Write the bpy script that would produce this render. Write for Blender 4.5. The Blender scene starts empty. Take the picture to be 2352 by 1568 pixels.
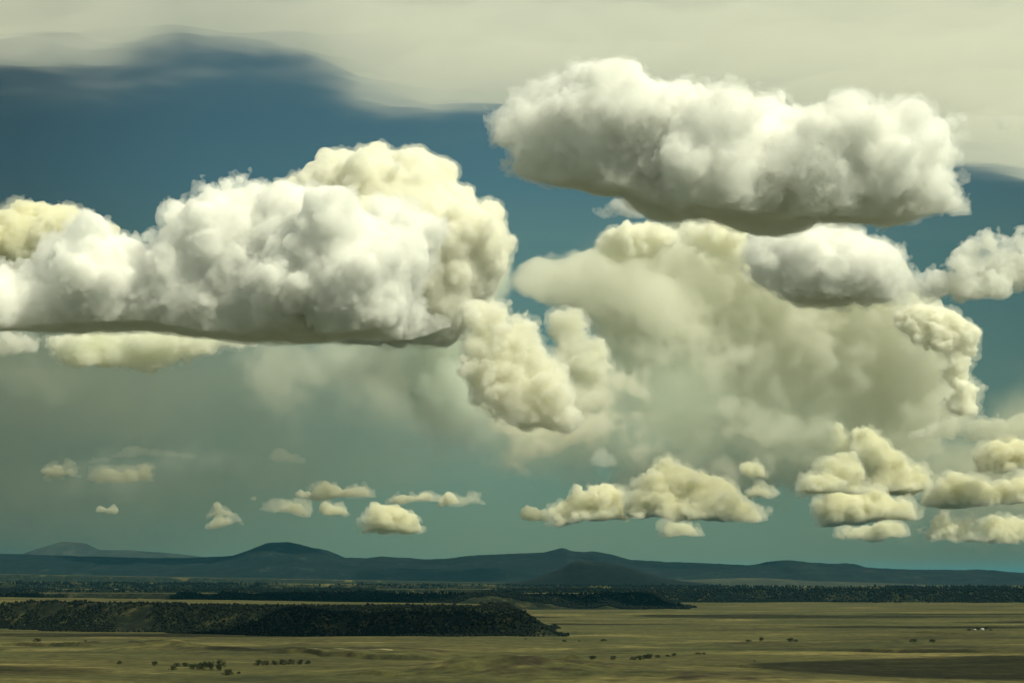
import bpy, math, time
import numpy as np
from mathutils import Vector

T0 = time.time()
S = bpy.context.scene
COL = S.collection
R = math.radians

# ------------------------------------------------------------------ camera
F = 1024 * 70 / 36                      # focal length in pixels of the 1024 px frame
PITCH = math.atan(239 / F)
CAMZ = 150.0
cam = bpy.data.cameras.new('camera')
cam.lens = 70; cam.sensor_width = 36; cam.clip_start = 1; cam.clip_end = 4e5
camera = bpy.data.objects.new('camera', cam); COL.objects.link(camera); S.camera = camera
camera.location = (0, 0, CAMZ); camera.rotation_euler = (math.pi / 2 + PITCH, 0, 0)

# ------------------------------------------------------------------ sun and sky
SUN = Vector((.55, -.42, .74)).normalized()
sun_data = bpy.data.lights.new('sun', 'SUN')
sun_data.energy = 4.4; sun_data.angle = R(.5); sun_data.color = (1, .985, .735)
sun = bpy.data.objects.new('sun', sun_data); COL.objects.link(sun)
sun.rotation_euler = SUN.to_track_quat('Z', 'Y').to_euler()

world = bpy.data.worlds.new('World'); S.world = world; world.use_nodes = True
wt = world.node_tree; wn = wt.nodes; wl = wt.links
bg = wn['Background']; bg.inputs['Strength'].default_value = .10
sky = wn.new('ShaderNodeTexSky'); sky.sky_type = 'NISHITA'; sky.sun_disc = False
sky.sun_elevation = math.asin(SUN.z); sky.sun_rotation = math.atan2(SUN.x, SUN.y)
sky.air_density = 1.0; sky.dust_density = .6; sky.ozone_density = 2.0; sky.altitude = 2000


def mk(nodes, kind, **kw):
    n = nodes.new(kind)
    for k, v in kw.items():
        setattr(n, k, v)
    return n


def math_node(nodes, links, op, a, b=None, clamp=False):
    n = nodes.new('ShaderNodeMath'); n.operation = op; n.use_clamp = clamp
    for i, v in enumerate((a, b)):
        if v is None: continue
        if isinstance(v, (int, float)): n.inputs[i].default_value = v
        else: links.new(v, n.inputs[i])
    return n.outputs[0]


def ramp(nodes, links, fac, stops, interp='LINEAR'):
    n = nodes.new('ShaderNodeValToRGB'); n.color_ramp.interpolation = interp
    e = n.color_ramp.elements
    while len(e) > 1: e.remove(e[-1])
    e[0].position = stops[0][0]; e[0].color = (*stops[0][1], 1)
    for p, c in stops[1:]:
        q = e.new(p); q.color = (*c, 1)
    links.new(fac, n.inputs[0])
    return n.outputs[0]


def mixc(nodes, links, fac, a, b, mode='MIX'):
    n = nodes.new('ShaderNodeMix'); n.data_type = 'RGBA'; n.blend_type = mode
    for s, v in ((0, fac), (6, a), (7, b)):
        if isinstance(v, (int, float)): n.inputs[s].default_value = v
        elif isinstance(v, tuple): n.inputs[s].default_value = (*v, 1)
        else: links.new(v, n.inputs[s])
    return n.outputs[2]


tc = wn.new('ShaderNodeTexCoord')
sep = wn.new('ShaderNodeSeparateXYZ'); wl.new(tc.outputs['Generated'], sep.inputs[0])
X_, Y_, Z_ = sep.outputs
# the clear air: the physical sky, tinted, thicker and greener towards the horizon
tint = ramp(wn, wl, Z_, [(0, (.205, .268, .186)), (.0226, (.216, .288, .203)), (.10, (.33, .45, .29)), (.17, (.365, .525, .34)),
                         (.20, (.33, .51, .375)), (.30, (.33, .51, .39)), (.5, (.9, .9, .65))])
air = mixc(wn, wl, 1.0, sky.outputs[0], tint, 'MULTIPLY')
# broken cloud over the rest of the dome, above and behind the view
nz = mk(wn, 'ShaderNodeTexNoise'); nz.inputs['Scale'].default_value = 2.3; nz.inputs['Detail'].default_value = 6
wl.new(tc.outputs['Generated'], nz.inputs[0])
cover = ramp(wn, wl, nz.outputs[0], [(.35, (0, 0, 0)), (.55, (1, 1, 1))])
high = ramp(wn, wl, Z_, [(.30, (0, 0, 0)), (.42, (1, 1, 1))])
cf = mixc(wn, wl, 1.0, cover, high, 'MULTIPLY')
skyc = mixc(wn, wl, cf, air, (7.6, 7.6, 5.8))
# lens vignette and polariser darkening put into the sky colour, strongest at the left
side = ramp(wn, wl, math_node(wn, wl, 'ADD', X_, .5), [(.0, (.8, .8, .8)), (.22, (.46, .46, .48)), (.26, (.48, .48, .50)), (.35, (.76, .78, .8)), (.49, (1, 1, 1)), (.62, (.98, .98, .98)), (.75, (.78, .78, .78))])
skyc = mixc(wn, wl, 1.0, skyc, side, 'MULTIPLY')
wl.new(skyc, bg.inputs['Color'])

S.view_settings.view_transform = 'Standard'; S.view_settings.look = 'None'
S.view_settings.exposure = 0; S.view_settings.gamma = 1
cy = S.cycles
cy.use_denoising = True; cy.use_adaptive_sampling = True; cy.adaptive_threshold = .02
cy.max_bounces = 32; cy.volume_bounces = 24; cy.diffuse_bounces = 3; cy.transparent_max_bounces = 200

# ------------------------------------------------------------------ helpers
rng = np.random.default_rng(3)
cp, sp = math.cos(PITCH), math.sin(PITCH)
K = 1024 / 2352                          # outlines below are noted in a 2352 px wide frame


def at(px, py, D):
    """The point D metres ahead that lies in the direction of the pixel (2352 px frame)."""
    x = (px * K - 512) / F; y = (341 - py * K) / F
    dy = cp - y * sp; dz = sp + y * cp
    return np.array([x * D / dy, D, CAMZ + dz * D / dy])


def tag(o, label=None, cat=None, group=None, kind=None):
    if label: o['label'] = label
    if cat: o['category'] = cat
    if group: o['group'] = group
    if kind: o['kind'] = kind
    return o


def interp_mat(n, size, off):
    m = int(math.ceil(n / size)) + 5
    t = np.arange(n) / size + off; i = np.floor(t).astype(int); f = t - i
    M = np.zeros((n, m), np.float32); r = np.arange(n)
    for k, wk in enumerate(((1 - f) ** 3 / 6, (3 * f ** 3 - 6 * f ** 2 + 4) / 6, (-3 * f ** 3 + 3 * f ** 2 + 3 * f + 1) / 6, f ** 3 / 6)):
        M[r, i + k] += wk
    return M


def noise3(shape, size):
    """Smooth random field on a grid; size = cells per feature."""
    sz = size if isinstance(size, tuple) else (size,) * 3
    Ms = [interp_mat(n, s, rng.random()) for n, s in zip(shape, sz)]
    A = rng.standard_normal([M.shape[1] for M in Ms]).astype(np.float32)
    A = np.tensordot(A, Ms[2], axes=(2, 1)); A = np.tensordot(A, Ms[1], axes=(1, 1)); A = np.tensordot(A, Ms[0], axes=(0, 1))
    return np.ascontiguousarray(A.transpose(2, 1, 0)) * 1.9


def noise2(shape, size):
    sz = size if isinstance(size, tuple) else (size,) * 2
    a, b = (interp_mat(n, s, rng.random()) for n, s in zip(shape, sz))
    return (a @ rng.standard_normal((a.shape[1], b.shape[1])).astype(np.float32) @ b.T) * 1.9


CS = [(0, 0, 0), (1, 0, 0), (0, 1, 0), (1, 1, 0), (0, 0, 1), (1, 0, 1), (0, 1, 1), (1, 1, 1)]


def nets(f):
    """Surface of f = 0 as quads (f < 0 is inside)."""
    s = f < 0
    nx, ny, nz_ = f.shape
    cnt = np.zeros((nx - 1, ny - 1, nz_ - 1), np.int8)
    for a, b, c in CS: cnt += s[a:nx - 1 + a, b:ny - 1 + b, c:nz_ - 1 + c]
    act = (cnt > 0) & (cnt < 8); I = np.argwhere(act); n = len(I)
    idx = np.full(act.shape, -1, np.int32); idx[act] = np.arange(n)
    V = [f[I[:, 0] + a, I[:, 1] + b, I[:, 2] + c] for a, b, c in CS]
    acc = np.zeros((n, 3), np.float32); w = np.zeros(n, np.float32); eye = np.eye(3, dtype=np.float32)
    for i in range(8):
        for ax, bit in ((0, 1), (1, 2), (2, 4)):
            if i & bit: continue
            j = i | bit; m = (V[i] < 0) != (V[j] < 0)
            t = (V[i] / (V[i] - V[j] + 1e-20))[m]
            acc[m] += np.array(CS[i], np.float32)[None] + eye[ax][None] * t[:, None]; w[m] += 1
    P = I + acc / w[:, None]
    Q = []
    for ax in range(3):
        o = [x for x in range(3) if x != ax]
        s0 = [slice(1, -1)] * 3; s0[ax] = slice(0, -1); s1 = [slice(1, -1)] * 3; s1[ax] = slice(1, None)
        a = s[tuple(s0)]; b = s[tuple(s1)]
        E = np.argwhere(a != b); fl = a[E[:, 0], E[:, 1], E[:, 2]]
        E = E + 1; E[:, ax] -= 1

        def g(du, dv):
            Kk = E.copy(); Kk[:, o[0]] -= du; Kk[:, o[1]] -= dv
            return idx[Kk[:, 0], Kk[:, 1], Kk[:, 2]]
        q = np.stack([g(0, 0), g(1, 0), g(1, 1), g(0, 1)], 1)
        flip = ~fl if ax != 1 else fl
        q[flip] = q[flip][:, ::-1]; Q.append(q)
    return P, np.concatenate(Q)


def main_body(P, Q, least=.04):
    """Drops crumbs that float apart from the cloud."""
    lab = np.arange(len(P))
    if not len(Q): return P, Q
    while True:
        old = lab.copy(); mn = lab[Q].min(1)
        for c in range(4): np.minimum.at(lab, Q[:, c], mn)
        lab = lab[lab]
        if (lab == old).all(): break
    ids, inv, cnt = np.unique(lab, return_inverse=True, return_counts=True)
    ok = cnt >= (cnt.max() if len(P) < 30000 else least * len(P)); keep = ok[inv]
    new = np.cumsum(keep) - 1
    return P[keep], new[Q[keep[Q[:, 0]]]]


def mesh_obj(name, P, Q, mat, parent=None, smooth=True, n=4):
    me = bpy.data.meshes.new(name)
    me.vertices.add(len(P)); me.vertices.foreach_set('co', np.asarray(P, np.float32).ravel())
    Q = np.asarray(Q, np.int32)
    me.loops.add(Q.size); me.loops.foreach_set('vertex_index', Q.ravel())
    me.polygons.add(len(Q)); me.polygons.foreach_set('loop_start', np.arange(0, Q.size, n, dtype=np.int32))
    me.update(calc_edges=True)
    if smooth: me.shade_smooth()
    if mat: me.materials.append(mat)
    o = bpy.data.objects.new(name, me); COL.objects.link(o)
    if parent: o.parent = parent
    return o


# ------------------------------------------------------------------ cloud materials
def cloud_mat(name, mfp, col=(1, 1, 1), surf=.05):
    """Droplets, with far haze and shade put into col for some: an even scattering volume of mean free path mfp metres inside a barely opaque skin."""
    m = bpy.data.materials.new(name); m.use_nodes = True; t = m.node_tree; t.nodes.clear()
    out = t.nodes.new('ShaderNodeOutputMaterial')
    v = t.nodes.new('ShaderNodeVolumePrincipled'); v.inputs['Density'].default_value = 1 / mfp
    v.inputs['Color'].default_value = (*col, 1); v.inputs['Anisotropy'].default_value = 0
    t.links.new(v.outputs[0], out.inputs['Volume'])
    mx = t.nodes.new('ShaderNodeMixShader'); mx.inputs[0].default_value = surf
    tr = t.nodes.new('ShaderNodeBsdfTransparent'); df = t.nodes.new('ShaderNodeBsdfTranslucent')
    df.inputs[0].default_value = (.9, .9, .87, 1)
    t.links.new(tr.outputs[0], mx.inputs[1]); t.links.new(df.outputs[0], mx.inputs[2])
    t.links.new(mx.outputs[0], out.inputs['Surface'])
    return m


# ------------------------------------------------------------------ cloud shapes
def inside_dist(poly, step):
    """Distance to the outline on a pixel raster, inside the outline only."""
    P = np.array(poly, float); lo = P.min(0); hi = P.max(0)
    xs = np.arange(lo[0], hi[0], step); ys = np.arange(lo[1], hi[1], step)
    Xg, Yg = np.meshgrid(xs, ys); ins = np.zeros(Xg.shape, bool); D = np.full(Xg.shape, 1e9)
    for a, b in zip(P, np.roll(P, -1, 0)):
        c = (a[1] > Yg) != (b[1] > Yg)
        with np.errstate(divide='ignore', invalid='ignore'):
            ins ^= c & (Xg < (b[0] - a[0]) * (Yg - a[1]) / (b[1] - a[1] + 1e-12) + a[0])
        ab = b - a; t = np.clip(((Xg - a[0]) * ab[0] + (Yg - a[1]) * ab[1]) / (ab @ ab + 1e-9), 0, 1)
        D = np.minimum(D, np.hypot(Xg - a[0] - t * ab[0], Yg - a[1] - t * ab[1]))
    D[~ins] = 0
    return Xg, Yg, D


def fill(poly, r, rmin=6, most=70, shrink=.92, step=None, rmax=1e9):
    """Balls that fill the outline, biggest first."""
    ext = np.ptp(np.array(poly, float), 0)
    step = step or max(1.5, max(ext) / 260)
    Xg, Yg, D = inside_dist(poly, step)
    D0 = np.minimum(D, rmax); score = D0 + r.random(D.shape) * step; out = []
    while len(out) < most:
        k = np.argmax(score); v = D0.flat[k]
        if score.flat[k] <= 0 or v < rmin: break
        x, y = Xg.flat[k], Yg.flat[k]
        out.append((x, y, v * shrink))
        score[np.hypot(Xg - x, Yg - y) < v * .62] = 0
    return out


def cloud(name, D, poly, base, mat, veil=None, vox=1.0, kids=(8, 6, 4), frac=(.28, .5), amp=1.0, seed=1, depth=1.0,
          rmin=6, most=60, rmax=1e9, fine=1.0, soft=.2, veil_out=2.5, extra=(), label='', group=None, cat='cloud', basen=1.0, up=.75, cover=1.0, squash=1.0, big=0):
    """One cloud: balls filling its outline, smaller and smaller balls budding from them, a flat base, crumbled by noise."""
    r = np.random.default_rng(seed)
    mpp = D / F                           # metres per pixel of the 1024 frame
    B = []
    for (px, py, rad) in fill(poly, r, rmin=rmin, most=most, rmax=rmax) + list(extra):
        p = at(px, py, D); rad = rad * K * mpp
        B.append((p[0], p[1] + r.uniform(-.6, .6) * rad * depth, p[2], rad))
    bp = np.array(base, float) if not isinstance(base, (int, float)) else np.array([[0, base], [2352, base]], float)
    bx = np.array([at(a, b, D)[0] for a, b in bp]); bz = np.array([at(a, b, D)[2] for a, b in bp])
    allb = list(B); cur = B
    for k in kids:
        nxt = []
        for (x, y, z, q0) in cur:
            if q0 < 2.2 * mpp: continue
            for _ in range(k):
                d = r.normal(size=3); d /= np.linalg.norm(d)
                if r.random() < up: d[2] = abs(d[2])
                if d[1] > .35: d[1] *= -1
                rr = q0 * r.uniform(*frac); q = q0 * r.uniform(.74, 1.0)
                nxt.append((x + d[0] * q, y + d[1] * q, z + d[2] * q * .85, rr))
        allb += nxt; cur = nxt
    A = np.array(allb)
    zb = np.interp(A[:, 0], bx, bz)
    A = A[A[:, 2] + A[:, 3] * .5 > zb]
    h1 = mpp * vox; h = np.array([h1, h1 * squash, h1])
    yc = D; A[:, 1] = (A[:, 1] - yc) * squash + yc
    lo = (A[:, :3] - A[:, 3:] * 1.1).min(0) - 6 * h; hi = (A[:, :3] + A[:, 3:] * 1.1).max(0) + 6 * h
    lo[2] = max(lo[2], bz.min() - 10 * h1)
    xl, xr = at(-60, base if isinstance(base, (int, float)) else bp[0, 1], D)[0], at(2412, 600, D)[0]
    lo[0] = max(lo[0], xl - 40 * h1); hi[0] = min(hi[0], xr + 40 * h1)
    n = np.ceil((hi - lo) / h).astype(int) + 1
    f = np.full(n, 40., np.float32)
    for x, y, z, q in A:
        c = (np.array((x, y, z)) - lo) / h; q = q / h1; pad = q * 1.1 + 6
        a = np.maximum(np.floor(c - pad).astype(int), 0); b = np.minimum(np.ceil(c + pad).astype(int) + 1, n)
        if (b <= a).any(): continue
        g = [(np.arange(a[i], b[i], dtype=np.float32) - c[i]) ** 2 for i in range(3)]
        d = np.sqrt(g[0][:, None, None] + g[1][None, :, None] + g[2][None, None, :]) - q
        v = f[a[0]:b[0], a[1]:b[1], a[2]:b[2]]
        kk = max(min(3.0, q * soft), .01); hh = np.maximum(kk - np.abs(v - d), 0) / kk
        np.copyto(v, np.minimum(v, d) - hh * hh * kk * .25)
    zz = (lo[2] + np.arange(n[2]) * h1)
    base_x = np.interp(lo[0] + np.arange(n[0]) * h1, bx, bz)
    bn = (noise3((n[0], n[1], 1), (34 / vox, 34 / vox, 30)) * 2.6 + noise3((n[0], n[1], 1), (9 / vox, 9 / vox, 30)) * 1.3) * basen / vox
    bottom = (base_x[:, None, None] - zz[None, None, :]) / h1 + bn
    f0 = f
    f = f0.copy()
    if big: f += (noise3(f.shape, 42 / vox) + .55 * noise3(f.shape, 20 / vox)) * big / vox
    for size, am in ((26, 4.6), (13, 3.8), (7, 2.7), (3.8, 1.7 * fine), (2.1, .9 * fine)):
        if size / vox < 1.3: continue
        f += (.55 - np.abs(noise3(f.shape, size / vox)) * .9) * am * amp / vox

    def build(fld, m, nm, parent=None):
        fld[:2] = 9; fld[-2:] = 9; fld[:, :2] = 9; fld[:, -2:] = 9; fld[:, :, :2] = 9; fld[:, :, -2:] = 9
        P, Q = main_body(*nets(fld))
        return mesh_obj(nm, lo + P * h, Q, m, parent)
    def smax(a, b, k):
        hh = np.maximum(k - np.abs(a - b), 0) / k
        return np.maximum(a, b) + hh * hh * k * .25
    core = build(smax(f, bottom, (9 if D < 20000 else 4) / vox), mat, name)
    if veil:
        w = f0 * .6 + f * .4 - veil_out / vox
        w += (noise3(f.shape, 9 / vox) * 2.2 + noise3(f.shape, 4.2 / vox) * 1.7 + noise3(f.shape, 2.3 / vox) * 1.0) * cover / vox
        build(np.maximum(w, bottom - 1.0), veil, 'wispy_fringe', core)
    tag(core, label, cat, group)
    print('%-22s grid %s balls %d verts %d  t=%.1f' % (name, tuple(n), len(A), len(core.data.vertices), time.time() - T0))
    return core


def shell(name, A, B, mat, label, group=None):
    """Closed body between two grids of points, A facing the lower or near side."""
    m, n = A.shape[:2]; i0 = (np.arange(m - 1)[:, None] * n + np.arange(n - 1)[None, :]).ravel()
    q = np.stack([i0, i0 + 1, i0 + n + 1, i0 + n], 1)
    rim = np.concatenate([np.arange(n - 1), np.arange(m - 1) * n + n - 1, m * n - 1 - np.arange(n - 1), (m - 1 - np.arange(m - 1)) * n])
    nxt = np.roll(rim, -1)
    side = np.stack([nxt, rim, rim + m * n, nxt + m * n], 1)
    o = mesh_obj(name, np.concatenate([A.reshape(-1, 3), B.reshape(-1, 3)]), np.concatenate([q, q[:, ::-1] + m * n, side]), mat)
    return tag(o, label, 'cloud', group)


def curtain(name, D, mat, label, blobs=(), poly=None, rise=40, full=3000, rough=.4, billow=0, warp=1.0, streak=False, group=None, seed=1, step=5, fade=None):
    """A soft cloud body D metres off whose depth swells and thins out to nothing: blobs are (px, py, sx, sy, depth in metres)."""
    global rng
    rng = np.random.default_rng(seed)
    pts = [(b[0] + s * 2.6 * b[2], b[1] + t * 2.6 * b[3]) for b in blobs for s in (-1, 1) for t in (-1, 1)] + list(poly or [])
    pts = np.array(pts); lo = pts.min(0) - 20; hi = pts.max(0) + 20; hi[1] = min(hi[1], 1320)
    lo[0] = max(lo[0], -260); hi[0] = min(hi[0], 2620)
    xs = np.arange(lo[0], hi[0], step); ys = np.arange(lo[1], hi[1], step)
    Xp, Yp = np.meshgrid(xs, ys, indexing='ij'); T = np.zeros(Xp.shape); sh = T.shape
    wx = noise2(sh, 9) * 10 + noise2(sh, 4.5) * 5 + noise2(sh, 2.4) * 2.5
    wy = noise2(sh, 9) * 8 + noise2(sh, 4.5) * 5 + noise2(sh, 2.4) * 2.5
    wx *= warp; wy *= warp
    for px, py, sx, sy, t in blobs:
        k = min(1, sy / 30)
        r2 = ((Xp + wx * k - px) / sx) ** 2 + ((Yp + wy * k - py) / sy) ** 2
        T += t * np.exp(-r2 * (1 + .25 * r2))
    if poly:
        big = 40
        Xq, Yq, Dq = inside_dist(poly, 5)
        i = np.clip((Xp + wx * .7 - Xq[0, 0]) / 5, 0, Dq.shape[1] - 1.01); j = np.clip((Yp + wy * .7 - Yq[0, 0]) / 5, 0, Dq.shape[0] - 1.01)
        ii = i.astype(int); jj = j.astype(int); a = i - ii; b = j - jj
        v = (Dq[jj, ii] * (1 - a) + Dq[jj, ii + 1] * a) * (1 - b) + (Dq[jj + 1, ii] * (1 - a) + Dq[jj + 1, ii + 1] * a) * b
        v *= (Xp > Xq[0, 0]) & (Xp < Xq[0, -1]) & (Yp > Yq[0, 0]) & (Yp < Yq[-1, 0])
        Tp = full * (1 - np.exp(-v / rise))
        if fade: Tp *= 1 - .8 * np.clip((Yp - fade[0]) / (fade[1] - fade[0]), 0, 1)
        T = np.maximum(T, Tp)
    n_ = noise2(sh, (26, 40) if streak else 26) * .5 + noise2(sh, (9, 26) if streak else 11) * .35 + noise2(sh, (4, 16) if streak else 5) * .2 + (0 if streak else noise2(sh, 2.6) * .1)
    T = T * np.clip(1 + rough * n_, .05, 3)
    if billow: T = T + np.clip(T / 800, 0, 1) * billow * ((.5 - np.abs(noise2(sh, 11))) + .6 * (.5 - np.abs(noise2(sh, 6))) + .35 * (.5 - np.abs(noise2(sh, 3.2))))
    T = np.maximum(T, 0)
    eg = np.minimum(np.minimum(Xp - xs[0], xs[-1] - Xp), np.minimum(Yp - ys[0], ys[-1] - Yp)) / 40
    T = T * np.clip(eg, 0, 1) + .5
    y = (341 - Yp * K) / F; dy_ = cp - y * sp; dz_ = sp + y * cp

    def grid(Yd):
        return np.stack([(Xp * K - 512) / F * D / dy_, Yd, CAMZ + dz_ * D / dy_], -1)
    off = noise2(sh, 30) * 300
    return shell(name, grid(D + off - T * .5), grid(D + off + T * .5), mat, label, group)

# ------------------------------------------------------------------ terrain
def vn(x, y, s, seed):
    """Smooth noise, about -1..1, at points x, y with features of size s."""
    g = np.random.default_rng(seed).standard_normal((256, 256)).astype(np.float32)
    u = np.asarray(x) / s + 517.3; v = np.asarray(y) / s + 311.7
    i = np.floor(u).astype(int); j = np.floor(v).astype(int); a = u - i; b = v - j
    a = a * a * (3 - 2 * a); b = b * b * (3 - 2 * b)
    q = lambda m, n: g[m & 255, n & 255]
    return ((q(i, j) * (1 - a) + q(i + 1, j) * a) * (1 - b) + (q(i, j + 1) * (1 - a) + q(i + 1, j + 1) * a) * b) * .8


def ss(t):
    t = np.clip(t, 0, 1); return t * t * (3 - 2 * t)


def gdist(py):
    """Distance at which the flat plain lies in the picture row py (2352 px frame)."""
    y = (341 - py * K) / F
    return CAMZ / -((sp + y * cp) / (cp - y * sp))


def gx(px, py):
    y = (341 - py * K) / F
    return (px * K - 512) / F / (cp - y * sp) * gdist(py)


MESAS = [  # front, right end, end steepness, back, back lean, slope width, height
    (5400, 158, 1.7, 6900, -.75, 330, 74),
    (10800, 1040, 1.2, 12300, -.1, 420, 79),
    (14000, 9e5, 1, 16200, 0, 520, 88),
    (19500, 9e5, 1, 23500, 0, 700, 104),
    (27000, 9e5, 1, 33000, 0, 1500, 118),
]
KNOLLS = [(285, 1484, 130, 45, 13), (372, 1489, 90, 40, 17), (470, 1492, 150, 60, 6), (690, 1480, 90, 60, 8), (860, 1500, 150, 90, 9),
          (1120, 1545, 150, 60, 13), (1220, 1548, 160, 90, 10), (1750, 1482, 150, 90, 6), (2010, 1474, 130, 80, 6), (1330, 1540, 170, 90, 8), (2230, 1492, 180, 90, 7), (1650, 1560, 200, 90, 6)]
BANKS = [  # cut banks of dry washes: points (px, py), height
    ([(560, 1496), (700, 1500), (860, 1513), (960, 1512), (1060, 1518)], 7),
    ([(720, 1552), (860, 1550), (940, 1556), (1010, 1552)], 5),
    ([(1540, 1520), (1640, 1529), (1760, 1533), (1840, 1536)], 4),
    ([(1860, 1493), (2020, 1496), (2180, 1498), (2352, 1500)], 5),
    ([(2040, 1450), (2140, 1452), (2280, 1457)], 5),
    ([(-40, 1478), (120, 1482), (240, 1490)], 7),
    ([(1560, 1478), (1640, 1476), (1740, 1480)], 3),
]


def height(x, y):
    wob = vn(x, y, 420, 1) * 90 + vn(x, y, 140, 2) * 38 + vn(x, y, 50, 3) * 14
    h = vn(x, y, 1500, 4) * 2.5 + vn(x, y, 420, 5) * 2.2 * np.clip(1.6 - y / 9000, .3, 1) + vn(x, y, 130, 6) * .9 + vn(x, y, 45, 7) * .3
    scrub = np.zeros_like(h); top = np.zeros_like(h)
    for k, (fr, right, st, back, lean, w, H) in enumerate(MESAS):
        far = 1 + (fr > 9000) * 1.6 + (fr > 18000) * 2
        wb = wob * (far ** .8) + vn(x, y, 1800, 20 + k) * 120 * (far - .6)
        fk = fr + (k == 0) * np.clip((-x - 650) * .9, 0, 950)
        d = np.minimum(np.minimum(y - fk + wb, (right - x) * st + wb * .5), (back + lean * x - y) + wb * .4)
        t = d / w
        s_ = ss(t) * .35 + ss(np.clip(t * 1.15, 0, 1) ** 1.3) * .65
        tilt = 1 + (k == 0) * np.clip(-x / 2300, -.05, 1) * .16 + (k > 2) * np.clip(-x / 6500, -.35, 1.6) * (.35 if k == 3 else .95)
        hk = H * s_ * tilt + (t > 0) * vn(x, y, 90, 30 + k) * 3 * np.clip(t, 0, 1) * np.clip(1 - t, 0, 1) * 4
        h = np.maximum(h, hk)
        face = ((t > .02) & (t < 1.02)).astype(float) * (y < back - w * .8)
        scrub = np.maximum(scrub * (t < .9), face * np.clip(1.2 - np.abs(t - .5) * .6, 0, 1))
        top = np.where(t >= .96, 1.0, top)
    bare = np.zeros_like(h)
    for px, py, wx, wy, H in KNOLLS:  # low eroded mounds
        cx, cy_ = gx(px, py), gdist(py)
        r2 = ((x - cx) / wx) ** 2 + ((y - cy_) / (wy * 2.2)) ** 2
        g = np.exp(-r2) * (1 + .25 * vn(x, y, 60, 9) + .12 * vn(x, y, 22, 10))
        h = h + g * H; bare = np.maximum(bare, np.clip(g * 1.5 - .35, 0, 1) * np.clip(.6 + .5 * vn(x, y, 45, 14), 0, 1))
    wash = np.zeros_like(h)
    for pts, H in BANKS:
        bx = np.array([gx(*p) for p in pts]); by = np.array([gdist(p[1]) for p in pts])
        yb = np.interp(x, bx, by) + vn(x, 0 * x, 60, 11) * 26 + vn(x, 0 * x, 17, 12) * 9
        inn = ss((x - bx[0]) / 120) * ss((bx[-1] - x) / 120)
        d = y - yb
        cut = ss(-d / 260 + 1) * (d > 0) + 0
        up = ss((d + 5) / 10)
        h = h + H * inn * (up * np.exp(-np.clip(d, 0, 1e9) / 420) - .35 * np.exp(-(np.clip(-d, 0, 1e9) / 90) ** 2) * (1 - up))
        wash = np.maximum(wash, inn * np.exp(-((d + 2) / 10.) ** 2) * np.clip(.7 + vn(x, y, 70, 13) * .9, 0, 1))  # mask of dark soil and painted bank shade
    return h, scrub, bare, wash


def surf_mat(name, build, rough=.95):
    m = bpy.data.materials.new(name); m.use_nodes = True
    n, l = m.node_tree.nodes, m.node_tree.links
    b = n['Principled BSDF']; b.inputs['Roughness'].default_value = rough
    b.inputs['Specular IOR Level'].default_value = .1
    build(n, l, b); return m


def noise_tex(n, l, scale, detail=6, rough=.6, vec=None, sc=(1, 1, 1), dist=0):
    mp = n.new('ShaderNodeMapping'); mp.inputs['Scale'].default_value = sc
    if vec is None:
        g = n.new('ShaderNodeNewGeometry'); vec = g.outputs['Position']
    l.new(vec, mp.inputs[0])
    t = n.new('ShaderNodeTexNoise'); t.inputs['Scale'].default_value = scale; t.inputs['Detail'].default_value = detail
    t.inputs['Roughness'].default_value = rough; t.inputs['Distortion'].default_value = dist
    l.new(mp.outputs[0], t.inputs[0]); return t.outputs[0]


def build_ground(n, l, b):
    big = noise_tex(n, l, .0006, 5, .6, sc=(1, 1, 1))
    mid = noise_tex(n, l, .0028, 8, .72, sc=(.45, 1, 1), dist=.6)
    fine = noise_tex(n, l, .03, 5, .7)
    c = ramp(n, l, big, [(.36, (.050, .041, .017)), (.46, (.076, .067, .025)), (.56, (.050, .055, .020)), (.7, (.084, .070, .030))])
    c2 = ramp(n, l, mid, [(.36, (.018, .018, .007)), (.45, (.047, .048, .016)), (.54, (.076, .072, .024)), (.63, (.20, .165, .062))])
    c = mixc(n, l, .65, c, c2)
    f2 = ramp(n, l, fine, [(.35, (.5, .5, .5)), (.62, (1.35, 1.35, 1.3))])
    c = mixc(n, l, 1.0, c, f2, 'MULTIPLY')

    def attr(nm):
        a = n.new('ShaderNodeAttribute'); a.attribute_name = nm; return a.outputs['Fac']
    sc_n = noise_tex(n, l, .02, 5, .7)
    scrubc = ramp(n, l, sc_n, [(.40, (.006, .009, .005)), (.54, (.013, .016, .008)), (.62, (.032, .032, .014)), (.72, (.080, .074, .032))])
    c = mixc(n, l, attr('scrub'), c, scrubc)
    c = mixc(n, l, math_node(n, l, 'MULTIPLY', attr('bare'), .85), c, ramp(n, l, fine, [(.35, (.016, .013, .007)), (.65, (.042, .034, .017))]))
    c = mixc(n, l, attr('wash'), c, (.012, .012, .007))  # near-black band: dark bank soil with the banks' shade painted in
    l.new(c, b.inputs['Base Color'])
    bp = n.new('ShaderNodeBump'); bp.inputs['Strength'].default_value = .5; bp.inputs['Distance'].default_value = 1.2
    l.new(fine, bp.inputs['Height']); l.new(bp.outputs[0], b.inputs['Normal'])


ground_mat = surf_mat('dry_grassland', build_ground)

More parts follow.
